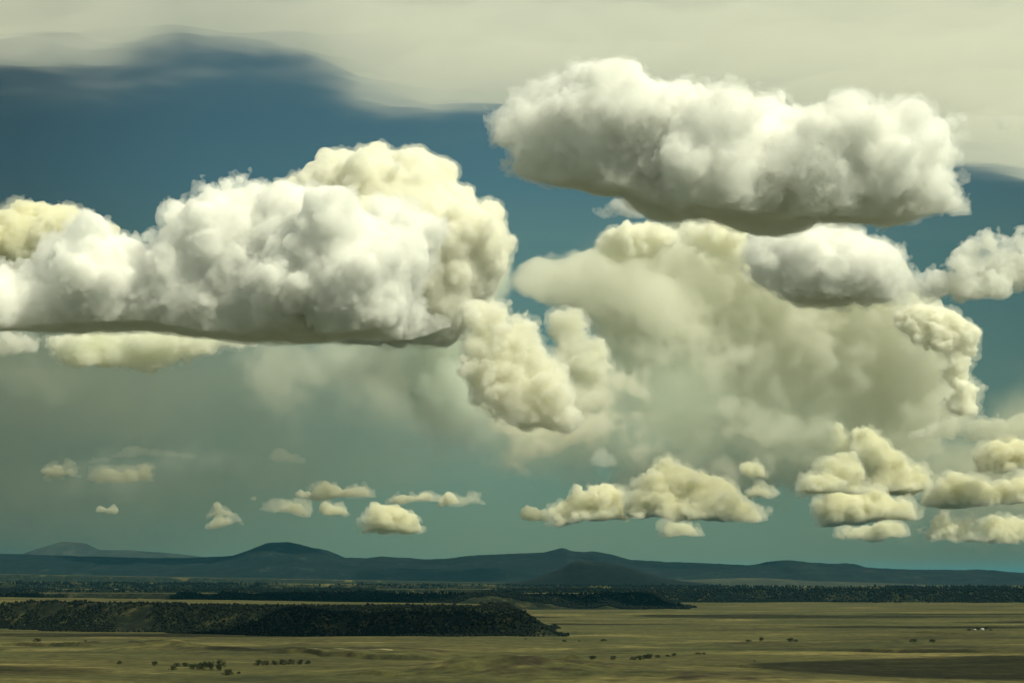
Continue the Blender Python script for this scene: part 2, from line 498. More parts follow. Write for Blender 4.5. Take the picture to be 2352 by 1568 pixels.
ya = [1500.]
while ya[-1] < 60000:
    y = ya[-1]; ya.append(y + (.0021 if y < 17000 else .006) * y)
ya = np.array(ya); aa = np.linspace(-.40, .40, 1250)
Yg, Ag = np.meshgrid(ya, aa, indexing='ij'); Xg = Ag * (Yg + 2600)
Hg, scrub, bare, wash = height(Xg, Yg)
m, n_ = Yg.shape
P = np.stack([Xg, Yg, Hg], -1).reshape(-1, 3)
i0 = (np.arange(m - 1)[:, None] * n_ + np.arange(n_ - 1)[None, :]).ravel()
Q = np.stack([i0, i0 + 1, i0 + n_ + 1, i0 + n_], 1)
terrain = mesh_obj('terrain', P, Q, ground_mat)
for nm, arr in (('scrub', scrub), ('bare', bare), ('wash', wash)):
    at_ = terrain.data.attributes.new(nm, 'FLOAT', 'POINT'); at_.data.foreach_set('value', arr.astype(np.float32).ravel())
tag(terrain, kind='structure')
L = 160000.
ground = mesh_obj('ground', [(-L, -L, -14), (L, -L, -14), (L, L, -14), (-L, L, -14)], [(0, 1, 2, 3)], surf_mat('cloud_bounce_ground', lambda n, l, b: l.new(ramp(n, l, noise_tex(n, l, .0004, 5), [(.35, (.20, .24, .23)), (.65, (.28, .32, .30))]), b.inputs['Base Color'])), smooth=False)  # unseen sheet, paled and blued to bounce light onto the cloud bases
tag(ground, kind='structure')

# ------------------------------------------------------------------ far hills
def build_hill(base, light, amt):
    def f(n, l, b):
        a = noise_tex(n, l, .0022, 8, .72, sc=(1, .5, 1)); c = noise_tex(n, l, .009, 4, .7)
        col = ramp(n, l, a, [(.50, base), (.60, tuple(v * 1.5 for v in base)), (amt, light)])
        col = mixc(n, l, 1.0, col, ramp(n, l, c, [(.35, (.6, .6, .6)), (.65, (1.3, 1.3, 1.3))]), 'MULTIPLY')
        l.new(col, b.inputs['Base Color'])
    return f


def hills(name, D, prof, front, back, mat, rough=14., nx=900, seed=1, label=None, z0=60.):
    """A range whose crest stands D metres off; prof is its crest line in the picture."""
    pr = np.array(prof, float)
    cx = np.array([at(p, q, D)[0] for p, q in pr]); cz = np.array([at(p, q, D)[2] for p, q in pr])
    x = np.linspace(cx[0], cx[-1], nx); v = np.linspace(-1, 1, 90)
    Xh, V = np.meshgrid(x, v, indexing='ij')
    Yh = D + np.where(V < 0, V * front, V * back)
    k = max(1, int(nx / 900)); cr = np.interp(x, cx, cz); cr = np.convolve(np.pad(cr, k, 'edge'), np.ones(2 * k + 1) / (2 * k + 1), 'valid')
    C = cr[:, None] - z0
    s_ = np.cos(np.abs(V) ** 1.15 * math.pi / 2) ** 1.3
    rid = (vn(Xh, Yh, 900, seed) * 2.2 + vn(Xh, Yh, 350, seed + 1) * 1.2 + vn(Xh, Yh, 130, seed + 2) * .6) * rough
    Z = z0 - 40 + (C + 40) * s_ + rid * s_ * (np.abs(V) * 2.2 + .06) * np.clip(1 - np.abs(V), 0, 1) + vn(Xh, Yh, 60, seed + 3) * rough * .18
    Pn = np.stack([Xh, Yh, Z], -1).reshape(-1, 3)
    i0 = (np.arange(nx - 1)[:, None] * 90 + np.arange(89)[None, :]).ravel()
    o = mesh_obj(name, Pn, np.stack([i0, i0 + 90, i0 + 91, i0 + 1], 1), mat)
    return tag(o, label, kind='structure')


forest_hill = surf_mat('wooded_hill', build_hill((.006, .010, .009), (.07, .066, .04), .78))
pale_hill = surf_mat('grassy_hill', build_hill((.035, .04, .030), (.08, .075, .05), .7))
hills('hills', 56000, [(-60, 1300), (40, 1288), (70, 1270), (110, 1254), (150, 1242), (190, 1246), (225, 1262), (300, 1262), (380, 1268), (470, 1278), (560, 1296)], 5000, 5000, pale_hill, seed=40, nx=420)
hills('hills', 38000, [(-500, 1278), (-200, 1275), (0, 1270), (60, 1272), (150, 1275), (300, 1280), (470, 1280), (550, 1276), (590, 1262), (630, 1246), (672, 1245), (700, 1252), (720, 1258),
      (742, 1260), (762, 1268), (790, 1280), (850, 1282), (880, 1277), (930, 1281), (980, 1284), (1030, 1282), (1070, 1276), (1110, 1273), (1180, 1270), (1250, 1268),
      (1272, 1262), (1290, 1257), (1310, 1264), (1340, 1267), (1360, 1265), (1400, 1272), (1440, 1285), (1520, 1290), (1600, 1292), (1700, 1297), (1740, 1296), (1770, 1288),
      (1800, 1285), (1840, 1290), (1870, 1291), (1890, 1294), (1930, 1292), (1952, 1301), (2000, 1304), (2100, 1307), (2200, 1308), (2230, 1306), (2262, 1309),
      (2300, 1314), (2352, 1316), (2700, 1320)], 6500, 6000, forest_hill, seed=50, nx=2000, rough=16)
cone_hill = surf_mat('dark_wooded_hill', build_hill((.003, .006, .005), (.04, .038, .025), .76))
swell = surf_mat('dim_grassy_swell', build_hill((.030, .034, .022), (.07, .064, .038), .7))
hills('hills', 22500, [(1120, 1340), (1190, 1336), (1240, 1323), (1290, 1304), (1312, 1291), (1332, 1286), (1360, 1289), (1380, 1288), (1420, 1296), (1460, 1307), (1500, 1320), (1560, 1332), (1640, 1340)],
      1500, 1500, cone_hill, seed=60, nx=420, rough=7, z0=90)
hills('hills', 29000, [(1480, 1338), (1580, 1330), (1700, 1326), (1760, 1326), (1860, 1333), (2000, 1336), (2120, 1341)], 1800, 2500, swell, seed=65, nx=300, rough=4, z0=90)

# ------------------------------------------------------------------ woods on the scarps
def leaf_mat(name, dark, light, scale=.5):
    def f(n, l, b):
        l.new(ramp(n, l, noise_tex(n, l, scale, 3, .6), [(.38, dark), (.62, light)]), b.inputs['Base Color'])
    return surf_mat(name, f)


juniper = leaf_mat('juniper_green', (.003, .005, .004), (.009, .012, .007), .08)
t_ = (1 + 5 ** .5) / 2
ICO = np.array([(-1, t_, 0), (1, t_, 0), (-1, -t_, 0), (1, -t_, 0), (0, -1, t_), (0, 1, t_), (0, -1, -t_), (0, 1, -t_), (t_, 0, -1), (t_, 0, 1), (-t_, 0, -1), (-t_, 0, 1)]) / 1.9
ICF = np.array([(0, 11, 5), (0, 5, 1), (0, 1, 7), (0, 7, 10), (0, 10, 11), (1, 5, 9), (5, 11, 4), (11, 10, 2), (10, 7, 6), (7, 1, 8),
                (3, 9, 4), (3, 4, 2), (3, 2, 6), (3, 6, 8), (3, 8, 9), (4, 9, 5), (2, 4, 11), (6, 2, 10), (8, 6, 7), (9, 8, 1)])


def woods(name, x, y, size, tall, seed):
    r = np.random.default_rng(seed); k = len(x)
    z = height(x, y)[0]
    s_ = size * r.lognormal(0, .35, k)
    V = ICO[None] * (1 + r.normal(0, .22, (k, 12, 1))) * s_[:, None, None] * .5
    V = V * np.stack([np.ones(k), np.ones(k), tall * r.uniform(.7, 1.4, k)], 1)[:, None, :]
    V += np.stack([x, y, z + s_ * tall * .33], 1)[:, None, :]
    Fc = (ICF[None] + (np.arange(k) * 12)[:, None, None]).reshape(-1, 3)
    return tag(mesh_obj(name, V.reshape(-1, 3), Fc, juniper, smooth=False, n=3), kind='stuff')


def scatter(k, x0, x1, y0, y1, seed, thr=.1, clump=160, gap=-.25):
    r = np.random.default_rng(seed)
    y = r.uniform(y0, y1, k * 6); x = r.uniform(x0, x1, k * 6)
    w = height(x, y)[1]
    keep = (w > thr) & (vn(x, y, clump, seed) + r.normal(0, .45, len(x)) > gap)
    return x[keep][:k], y[keep][:k]


def edge_line(k, x0, x1, y0, y1, seed):
    """Extra trees along the rim and loose ones on the grass."""
    r = np.random.default_rng(seed); return r.uniform(x0, x1, k), r.uniform(y0, y1, k)


woods('scarp_woodland', *scatter(20000, -2300, 190, 5300, 6800, 71, clump=110, gap=-.7), 4.6, 1.0, 72)
woods('scarp_woodland', *scatter(30000, -4200, 1150, 10600, 11400, 73, thr=.05, clump=400), 7.5, 1.1, 74)
woods('scarp_woodland', *scatter(45000, -5500, 5500, 13500, 14900, 75, thr=.05, clump=500), 8.5, 1.2, 76)
woods('scarp_woodland', *scatter(20000, -7500, 7500, 18500, 20800, 77, thr=.05, clump=900), 10, 1.3, 78)
r_ = np.random.default_rng(81)
xx = r_.uniform(-5200, 5200, 7000); yy = r_.uniform(14400, 16500, 7000)
kp = vn(xx, yy, 500, 82) > 1.0
woods('loose_woodland', xx[kp], yy[kp], 9, 1.2, 83)
xx = r_.uniform(-2200, 100, 500); yy = r_.uniform(5720, 6300, 500); kp = vn(xx, yy, 200, 84) > .5
woods('loose_woodland', xx[kp], yy[kp], 4.5, 1.1, 85)

# ------------------------------------------------------------------ trees on the plain
bark = surf_mat('grey_bark', lambda n, l, b: l.new(ramp(n, l, noise_tex(n, l, 3, 4), [(.4, (.05, .04, .03)), (.6, (.11, .09, .07))]), b.inputs['Base Color']))
cotton = leaf_mat('cottonwood_leaves', (.020, .027, .009), (.050, .062, .020), .6)
bushy = leaf_mat('bush_leaves', (.018, .022, .009), (.044, .050, .018), .6)


def tree_meshes(seed, h, w, kind):
    """Trunk with limbs, and a crown of many small leaves in uneven clumps."""
    r = np.random.default_rng(seed)
    V = []; Fq = []

    def limb(a, b, ra, rb):
        a, b = np.array(a, float), np.array(b, float); d = b - a; u = np.cross(d, (.3, .9, .1)); u /= np.linalg.norm(u); v = np.cross(d, u); v /= np.linalg.norm(v)
        s0 = len(V)
        for c, q in ((a, ra), (b, rb)):
            for j in range(6):
                an = j * math.pi / 3; V.append(c + q * (u * math.cos(an) + v * math.sin(an)))
        for j in range(6):
            k2 = (j + 1) % 6; Fq.append((s0 + j, s0 + k2, s0 + 6 + k2, s0 + 6 + j))
    th = h * (.30 if kind == 'tree' else .08)
    tops = []
    for s_ in range(1 if kind == 'tree' else 3):
        bx, by = r.normal(0, w * .05, 2)
        limb((bx, by, -1), (bx * 1.3, by * 1.3, th), h * .035, h * .026)
        for j in range(6):
            an = r.uniform(0, 6.28); q = r.uniform(.25, .75) * w * .45; zt = h * r.uniform(.45, .85)
            e = (bx + q * math.cos(an), by + q * math.sin(an), zt); limb((bx * 1.3, by * 1.3, th * .95), e, h * .018, h * .005); tops.append(e)
    cl = []
    for j in range(24):
        an = r.uniform(0, 6.28); zt = r.uniform(.12, .92) if kind == 'tree' else r.uniform(.02, .9) ** 1.3; q = (1 - (abs(zt - (.5 if kind == 'tree' else .25)) * 1.35) ** 2) * w * .5 * r.uniform(.25, .95)
        cl.append((q * math.cos(an), q * math.sin(an), zt * h, r.uniform(.12, .24) * min(w, h)))
    cl += [(e[0], e[1], e[2], .15 * min(w, h)) for e in tops[:8]]
    cl = np.array(cl); k = 1500
    pick = cl[r.integers(0, len(cl), k)]
    d = r.normal(size=(k, 3)); d /= np.linalg.norm(d, axis=1)[:, None]
    c = pick[:, :3] + d * pick[:, 3:] * r.uniform(.3, 1.1, (k, 1)) ** .6
    c[:, 2] = np.maximum(c[:, 2], .3)
    a = r.normal(size=(k, 3)); a /= np.linalg.norm(a, axis=1)[:, None]; b = np.cross(a, r.normal(size=(k, 3))); b /= np.linalg.norm(b, axis=1)[:, None]
    s_ = h * .036 * r.uniform(.7, 1.4, (k, 1))
    L4 = np.stack([c - a * s_, c + b * s_ * .6, c + a * s_, c - b * s_ * .6], 1).reshape(-1, 3)
    return (np.array(V), np.array(Fq)), (L4, np.arange(k * 4).reshape(-1, 4))


protos = {}


def plant(kind, variant, px, base_py, w_px, h_px, label, group):
    """A tree whose foot stands on the terrain in the direction of that pixel."""
    D = gdist(base_py); x = gx(px, base_py)
    z = float(height(np.array([x]), np.array([D]))[0][0])
    key = (kind, variant)
    if key not in protos:
        tr, cr = tree_meshes(300 + variant, 10, 10 if kind == 'tree' else 13, kind)
        protos[key] = [mesh_obj('trunk', *tr, bark).data, mesh_obj('crown', *cr, cotton if kind == 'tree' else bushy, smooth=False).data]
        for o in [o for o in bpy.data.objects if o.data in protos[key]]: bpy.data.objects.remove(o)
    root = bpy.data.objects.new('cottonwood_tree' if kind == 'tree' else 'bush', None); COL.objects.link(root)
    mpp = D / F * K
    root.location = (x, D, z - .2); root.rotation_euler = (0, 0, (px * 7.3) % 6.28)
    sw = w_px * mpp / (10 if kind == 'tree' else 13); root.scale = (sw, sw, h_px * mpp / 10)
    tag(root, label, 'tree' if kind == 'tree' else 'bush', group)
    for nm, me in zip(('trunk', 'crown'), protos[key]):
        c = bpy.data.objects.new(nm, me); COL.objects.link(c); c.parent = root
    return root


G1, G2, G3 = 'trees along the wash in the lower left', 'scattered bushes on the plain', 'line of bushes along the wash'
q = .98  # 2400 px source to the 2352 px frame
for kind, v, px, py, w, hh, lab, grp in [
    ('tree', 1, 281, 1555, 11, 9, 'small round tree alone, leftmost on the lower left plain', G1),
    ('tree', 2, 363, 1558, 14, 11, 'small dark tree between the lone leftmost one and the main grove', G1),
    ('bush', 1, 405, 1568, 17, 11, 'low round bush in front of the left end of the grove', G1),
    ('bush', 2, 415, 1560, 18, 9, 'low bush at the left end of the grove, behind the round bush', G1),
    ('bush', 3, 434, 1560, 20, 10, 'low spreading bush second from the left end of the grove', G1),
    ('tree', 3, 451, 1566, 17, 13, 'shorter rounded tree at the left of the grove', G1),
    ('tree', 1, 464, 1567, 15, 14, 'narrow tree squeezed between two wider ones in the grove', G1),
    ('tree', 2, 478, 1568, 20, 20, 'tall dark tree in the middle of the grove', G1),
    ('tree', 3, 493, 1568, 20, 21, 'tallest broad tree right of the middle of the grove', G1),
    ('tree', 1, 517, 1569, 21, 25, 'tall rounded tree standing at the right end of the grove', G1),
    ('bush', 1, 534, 1580, 25, 15, 'big round bush nearest the bottom edge, right of the grove', G1),
    ('bush', 3, 560, 1577, 12, 6, 'tiny bush right of the big round one', G1),
    ('bush', 2, 606, 1557, 20, 14, 'leftmost bush of the line along the wash', G3),
    ('bush', 1, 624, 1557, 20, 12, 'second bush from the left in the line along the wash', G3),
    ('bush', 3, 643, 1556, 22, 11, 'low wide bush, third from the left in the line along the wash', G3),
    ('bush', 2, 662, 1556, 22, 14, 'bush in the middle of the line along the wash', G3),
    ('bush', 1, 683, 1555, 20, 13, 'dark bush just right of the middle of the line along the wash', G3),
    ('bush', 3, 704, 1555, 20, 12, 'second bush from the right end of the line along the wash', G3),
    ('bush', 2, 722, 1554, 16, 9, 'last bush at the right end of the line along the wash', G3),
    ('bush', 1, 88, 1507, 22, 8, 'spreading low bush near the left edge below the mesa', G2),
    ('bush', 2, 200, 1505, 8, 4, 'speck of a bush between the left edge and the brown mounds', G2),
    ('tree', 2, 1390, 1544, 17, 10, 'round dark bush-like tree, left one of a pair in the lower middle', G2),
    ('tree', 1, 1438, 1545, 13, 10, 'round dark tree, right one of a pair in the lower middle', G2),
    ('bush', 1, 1486, 1545, 20, 8, 'left end bush of the thicket right of the pair', G3),
    ('bush', 2, 1500, 1545, 20, 11, 'second bush from the left in the thicket right of the pair', G3),
    ('bush', 3, 1512, 1543, 18, 10, 'bush in the middle of the thicket right of the pair', G3),
    ('tree', 3, 1521, 1543, 16, 12, 'rounded tree at the right end of the thicket', G3),
    ('bush', 1, 1541, 1540, 12, 7, 'small bush just beyond the right end of the thicket', G3),
    ('bush', 2, 1565, 1538, 14, 5, 'flat bush further right of the thicket', G3),
    ('bush', 3, 1580, 1537, 14, 7, 'darker bush further right of the thicket, beside the flat one', G3),
    ('bush', 1, 1415, 1501, 15, 6, 'low bush on the open plain right of the mesa tip', G2),
    ('bush', 2, 1322, 1503, 13, 5, 'faint bush on the plain just below the mesa tip', G2),
    ('bush', 3, 1358, 1502, 8, 3, 'speck of a bush between two low ones right of the mesa tip', G2),
    ('bush', 1, 1232, 1498, 7, 3, 'speck of a bush at the foot of the mesa', G2),
    ('bush', 2, 1754, 1504, 17, 5, 'flat low bush left of the upright dark tree', G2),
    ('tree', 2, 1785, 1505, 10, 11, 'upright squarish dark tree alone on the right plain', G2),
    ('tree', 3, 1852, 1505, 14, 9, 'rounded tree right of the upright dark one', G2),
    ('bush', 1, 1864, 1505, 12, 5, 'low bush touching the rounded tree right of the upright one', G2),
    ('tree', 1, 2142, 1508, 17, 8, 'broad low tree, left one of the pair on the far right plain', G2),
    ('tree', 2, 2185, 1508, 13, 9, 'darker rounded tree, right one of the pair on the far right plain', G2),
    ('bush', 3, 1636, 1534, 15, 4, 'low dark bush on the right side of the lower middle', G2),
    ('bush', 2, 1650, 1534, 10, 4, 'small bush beside the low dark one in the lower middle', G2),
    ('bush', 1, 1768, 1549, 6, 3, 'tiny bush lowest on the right plain', G2),
    ('bush', 1, 2272, 1476, 12, 5, 'low tree clump at the left of the farmstead', G2),
    ('tree', 3, 2293, 1474, 12, 6, 'small tree between the two farm buildings', G2),
    ('tree', 2, 2311, 1474, 14, 8, 'rounded tree beside the farmhouse', G2),
    ('bush', 2, 2322, 1476, 10, 4, 'bush at the right end of the farmstead', G2),
]:
    plant(kind, v, px * q, py * q, w * q * 1.15, hh * q, lab, grp)

# ------------------------------------------------------------------ the farm
wall_m = surf_mat('white_boards', lambda n, l, b: l.new(ramp(n, l, noise_tex(n, l, .8, 3), [(.4, (.42, .41, .37)), (.6, (.58, .57, .52))]), b.inputs['Base Color']))
roof_m = surf_mat('tin_roof', lambda n, l, b: l.new(ramp(n, l, noise_tex(n, l, .8, 3), [(.4, (.30, .29, .27)), (.6, (.42, .40, .37))]), b.inputs['Base Color']), .5)
dark_m = surf_mat('dark_opening', lambda n, l, b: b.inputs['Base Color'].__setattr__('default_value', (.03, .03, .03, 1)))


def boxm(name, x0, x1, y0, y1, z0, z1, mat, parent):
    V = [(x, y, z) for z in (z0, z1) for x, y in ((x0, y0), (x1, y0), (x1, y1), (x0, y1))]
    return mesh_obj(name, V, [(3, 2, 1, 0), (4, 5, 6, 7), (0, 1, 5, 4), (1, 2, 6, 5), (2, 3, 7, 6), (3, 0, 4, 7)], mat, parent, smooth=False)


def farm(name, px, py, w, d, h, label, cat):
    D = gdist(py); x = gx(px, py); z = float(height(np.array([x]), np.array([D]))[0][0])
    root = bpy.data.objects.new(name, None); COL.objects.link(root); root.location = (x, D, z - .3); root.rotation_euler = (0, 0, .25)
    tag(root, label, cat)
    boxm('wall', -w / 2, w / 2, -d / 2, d / 2, 0, h, wall_m, root)
    V = []
    for xx_ in (-w / 2 - .5, w / 2 + .5):
        V += [(xx_, -d / 2 - .6, h - .2), (xx_, 0, h + d * .35), (xx_, d / 2 + .6, h - .2), (xx_, d / 2 + .6, h - .45), (xx_, 0, h + d * .35 - .3), (xx_, -d / 2 - .6, h - .45)]
    Fc = [(0, 6, 7, 1), (1, 7, 8, 2), (2, 8, 9, 3), (3, 9, 10, 4), (4, 10, 11, 5), (5, 11, 6, 0), (0, 1, 4, 5), (1, 2, 3, 4), (7, 6, 11, 10), (8, 7, 10, 9)]
    mesh_obj('roof', V, Fc, roof_m, root, smooth=False)
    boxm('door', -.9, .9, -d / 2 - .06, -d / 2 + .02, 0, 2.3, dark_m, root)
    for wx in (-w * .32, w * .32): boxm('window', wx - .9, wx + .9, -d / 2 - .05, -d / 2 + .02, 1.1, 2.3, dark_m, root)


farm('farmhouse', 2302 * q, 1475.5 * q, 10, 8, 4, 'tiny white farmhouse with a grey roof far out on the right plain', 'house')
farm('shed', 2285 * q, 1476 * q, 6, 5, 3, 'tiny white shed left of the white farmhouse on the plain', 'shed')

# pale dirt track
tp = [(560, 1519), (595, 1521), (680, 1525), (748, 1531), (800, 1533), (850, 1534.5), (920, 1535)]
tx = np.array([gx(a * q, b * q) for a, b in tp]); ty = np.array([gdist(b * q) for a, b in tp])
xs = np.linspace(tx[0], tx[-1], 260); ys = np.interp(xs, tx, ty)
V = []
for wv in (-9, -3, 3, 9):
    yy = ys + wv; V.append(np.stack([xs, yy, height(xs, yy)[0] + .35 - abs(wv) * .02], 1))
V = np.concatenate(V); i0 = np.concatenate([np.arange(259) + 260 * k for k in range(3)])
tag(mesh_obj('dirt_road', V, np.stack([i0, i0 + 1, i0 + 261, i0 + 260], 1),
    surf_mat('pale_dirt', lambda n, l, b: l.new(ramp(n, l, noise_tex(n, l, .05, 4), [(.4, (.17, .15, .08)), (.6, (.24, .21, .12))]), b.inputs['Base Color']))), kind='structure')

# ------------------------------------------------------------------ the air over the land
def haze_box(x0, x1, y0, y1, z0, z1):
    m = bpy.data.materials.new('thin_air'); m.use_nodes = True; t = m.node_tree; t.nodes.clear()
    out = t.nodes.new('ShaderNodeOutputMaterial'); v = t.nodes.new('ShaderNodeVolumePrincipled')
    v.inputs['Density'].default_value = 3.8e-6; v.inputs['Color'].default_value = (.05, .46, .74, 1)
    t.links.new(v.outputs[0], out.inputs['Volume'])
    o = boxm('haze', x0, x1, y0, y1, z0, z1, m, None); tag(o, kind='stuff')


haze_box(-170000, 170000, -170000, 170000, -15.5, 1060)
print('ground t=%.1f' % (time.time() - T0))

# ------------------------------------------------------------------ the clouds
near_white = cloud_mat('near_cloud_white', 50, (1, 1, .9935))
near_fringe = cloud_mat('near_cloud_fringe', 170, (1, 1, .9935), .01)
mid_white = cloud_mat('middle_cloud_white', 45, (.999, 1, .985))
far_cream = cloud_mat('tower_cloud_cream', 85, (.992, .986, .952))  # distance haze is put into the cream of these far clouds
far_fringe = cloud_mat('tower_cloud_fringe', 600, (.985, .98, .93), .01)
low_cream = cloud_mat('low_cloud_cream', 80, (.955, .943, .84))
low_fringe = cloud_mat('low_cloud_fringe', 420, (.95, .94, .84), .01)
soft_grey = cloud_mat('rain_cloud_soft', 9500, (.97, 1, .93), .004)
anvil = cloud_mat('anvil_cloud', 520, (.96, .985, .945), .01)

cloud('cumulus_cloud', 11500,
      [(1165, 255), (1185, 215), (1255, 180), (1335, 158), (1430, 150), (1490, 195), (1560, 222), (1640, 208), (1740, 222), (1800, 238), (1880, 252),
       (1960, 275), (2050, 266), (2130, 276), (2185, 300), (2195, 350), (2170, 400), (2190, 450), (2212, 495), (2050, 545), (1850, 565), (1650, 560), (1500, 530), (1440, 480),
       (1300, 460), (1185, 440), (1165, 390), (1160, 320)],
      [(1100, 395), (1200, 405), (1330, 425), (1430, 440), (1500, 480), (1560, 498), (1700, 510), (2050, 512), (2150, 500), (2250, 490)],
      near_white, near_fringe, vox=1.0, kids=(6, 5, 4), seed=18, amp=1.0, frac=(.18, .6), veil_out=3.6, cover=2.3, big=6, extra=[(1435, 160, 15), (1185, 250, 16), (2190, 285, 12), (2210, 272, 8), (2200, 320, 12), (2205, 490, 18), (1570, 205, 18), (1790, 228, 18)],
      label='largest bright white cumulus, high on the right, with a flat grey base', group='big near cumulus clouds')
cloud('cumulus_cloud', 15500,
      [(-260, 640), (-100, 600), (0, 615), (60, 605), (130, 565), (200, 535), (270, 535), (330, 570), (355, 560), (400, 510), (415, 470), (452, 450), (462, 430), (495, 440),
       (545, 415), (575, 430), (610, 440), (660, 435), (740, 445), (790, 485), (830, 500), (900, 485), (960, 495), (1010, 535), (1025, 575), (985, 640), (965, 690),
       (995, 745), (950, 790), (800, 820), (500, 825), (200, 810), (-260, 800)],
      [(-300, 745), (0, 752), (350, 755), (450, 768), (850, 772), (950, 770), (1020, 755)],
      near_white, near_fringe, vox=1.0, kids=(6, 5, 4), seed=22, amp=1.0, frac=(.18, .6), veil_out=3.2, cover=2.0, big=5, extra=[(467, 428, 10), (550, 412, 17), (520, 425, 12), (415, 475, 12), (655, 432, 15), (360, 545, 14), (1010, 742, 16), (985, 752, 20)],
      label='long white cumulus across the left side with a dark flat underside', group='big near cumulus clouds')
cloud('cumulus_cloud', 19000,
      [(1700, 560), (1745, 525), (1800, 512), (1900, 515), (1990, 540), (2055, 570), (2080, 600), (2090, 650), (2080, 720), (1950, 740), (1830, 730), (1790, 670), (1720, 640)],
      [(1650, 650), (1780, 680), (1850, 692), (1960, 692), (2100, 680)],
      near_white, near_fringe, vox=1.0, kids=(7, 5, 3), seed=33, amp=1.1, veil_out=3.6, cover=2.2, big=4, basen=1.6, squash=.6,
      label='white cumulus directly under the largest cloud, with a short dark base', group='big near cumulus clouds')
cloud('ragged_cloud', 17500,
      [(2075, 640), (2130, 610), (2170, 620), (2195, 575), (2230, 540), (2260, 530), (2300, 545), (2352, 520), (2460, 520), (2460, 640), (2352, 660), (2260, 720), (2130, 720)],
      [(2050, 660), (2140, 692), (2240, 696), (2352, 676), (2460, 670)],
      cloud_mat('ragged_cloud_white', 110, (.993, .993, .965)), near_fringe, vox=1.0, kids=(6, 5, 3), seed=44, amp=2.1, rmax=30, basen=2, cover=1.5,
      label='ragged wispy white cloud at the right edge with blue showing through it')
for k, (pl, w_) in enumerate([
        ([(2195, 395), (2225, 390), (2228, 415), (2200, 420)], 'tiny torn scrap just off the right end of the largest cumulus'),
        ([(2190, 440), (2235, 435), (2245, 460), (2200, 475)], 'faint torn scrap below the tiny one off the right end of the largest cumulus'),
        ([(1350, 490), (1400, 468), (1440, 450), (1475, 455), (1470, 485), (1400, 498)], 'torn wisps just below the left half of the largest cumulus, over the blue gap'),
        ([(2265, 278), (2300, 268), (2340, 275), (2320, 288)], 'small flat wisp in the grey sky right of the largest cumulus')]):
    cloud('ragged_cloud', 12500, pl, 520, cloud_mat('scrap_white', 220, (.99, .995, .97), .01), near_fringe, vox=.9, kids=(7, 5), frac=(.3, .6), seed=140 + k, amp=1.6, rmin=3, rmax=9, basen=1, label=w_,
          group='torn scraps around the largest cumulus')
cloud('ragged_cloud', 21500,
      [(90, 775), (180, 755), (400, 755), (610, 765), (625, 790), (480, 815), (440, 835), (350, 850), (200, 860), (115, 830)],
      [(60, 830), (200, 846), (360, 848), (450, 836), (620, 800)],
      cloud_mat('shaded_cloud_white', 90, (.965, .967, .90)), far_fringe, vox=1.0, kids=(6, 5), seed=55, amp=1.2, rmax=34, basen=2.4,
      label='low pale strip of cloud hanging just beneath the dark base of the long left cumulus')
cloud('ragged_cloud', 22000, [(-60, 770), (60, 765), (95, 780), (85, 812), (-60, 815)], 812,
      cloud_mat('shaded_scrap_white', 150, (1, .994, .96)), far_fringe, vox=1.0, kids=(6, 4), seed=56, amp=1.3, rmax=20, basen=2,
      label='small pale scrap of cloud at the left edge beneath the long cumulus')
cloud('towering_cloud', 31000,
      [(-120, 480), (0, 478), (50, 462), (100, 472), (170, 468), (220, 500), (262, 530), (300, 640), (-120, 660)],
      660, cloud_mat('yellow_tower_cream', 70, (.975, .965, .88)), far_fringe, vox=1.0, kids=(9, 6, 3), seed=66, amp=.7,
      label='yellowish cauliflower cloud top at the left edge behind the long cumulus', group='distant towering clouds')
cloud('towering_cloud', 34000,
      [(600, 430), (650, 408), (740, 400), (765, 368), (800, 345), (860, 333), (920, 343), (950, 362), (1010, 370), (1050, 390), (1056, 435), (1090, 462), (1140, 480),
       (1165, 508), (1182, 560), (1172, 610), (1155, 655), (1130, 705), (1095, 755), (1050, 800), (900, 800), (600, 780)],
      800, far_cream, far_fringe, vox=1.0, kids=(8, 6, 3), seed=77, amp=.65, most=50,
      label='huge cream towering cloud with a domed cauliflower top in the middle left', group='distant towering clouds')
cloud('towering_cloud', 30000,
      [(1068, 715), (1085, 690), (1105, 685), (1150, 682), (1168, 705), (1170, 730), (1215, 722), (1243, 745), (1245, 775), (1285, 808), (1312, 845), (1315, 900), (1330, 935),
       (1340, 985), (1260, 1010), (1160, 975), (1090, 930), (1055, 850), (1060, 780)],
      1000, cloud_mat('column_cloud_cream', 130, (.985, .978, .93)), far_fringe, vox=.9, kids=(8, 6, 4), seed=88, amp=1.4, basen=4, rmax=42,
      label='cream cloud column standing in the centre beneath the small blue gap', group='distant towering clouds')
cloud('towering_cloud', 36000,
      [(1255, 725), (1300, 702), (1340, 702), (1352, 725), (1362, 760), (1398, 805), (1410, 860), (1400, 920), (1350, 940), (1300, 880), (1262, 790)],
      940, cloud_mat('turret_cloud_grey', 170, (.955, .95, .88)), far_fringe, vox=.9, kids=(8, 5, 3), seed=89, amp=1.3, basen=4, rmax=30,
      label='slim greyish turret of cloud close behind the right of the central column', group='distant towering clouds')
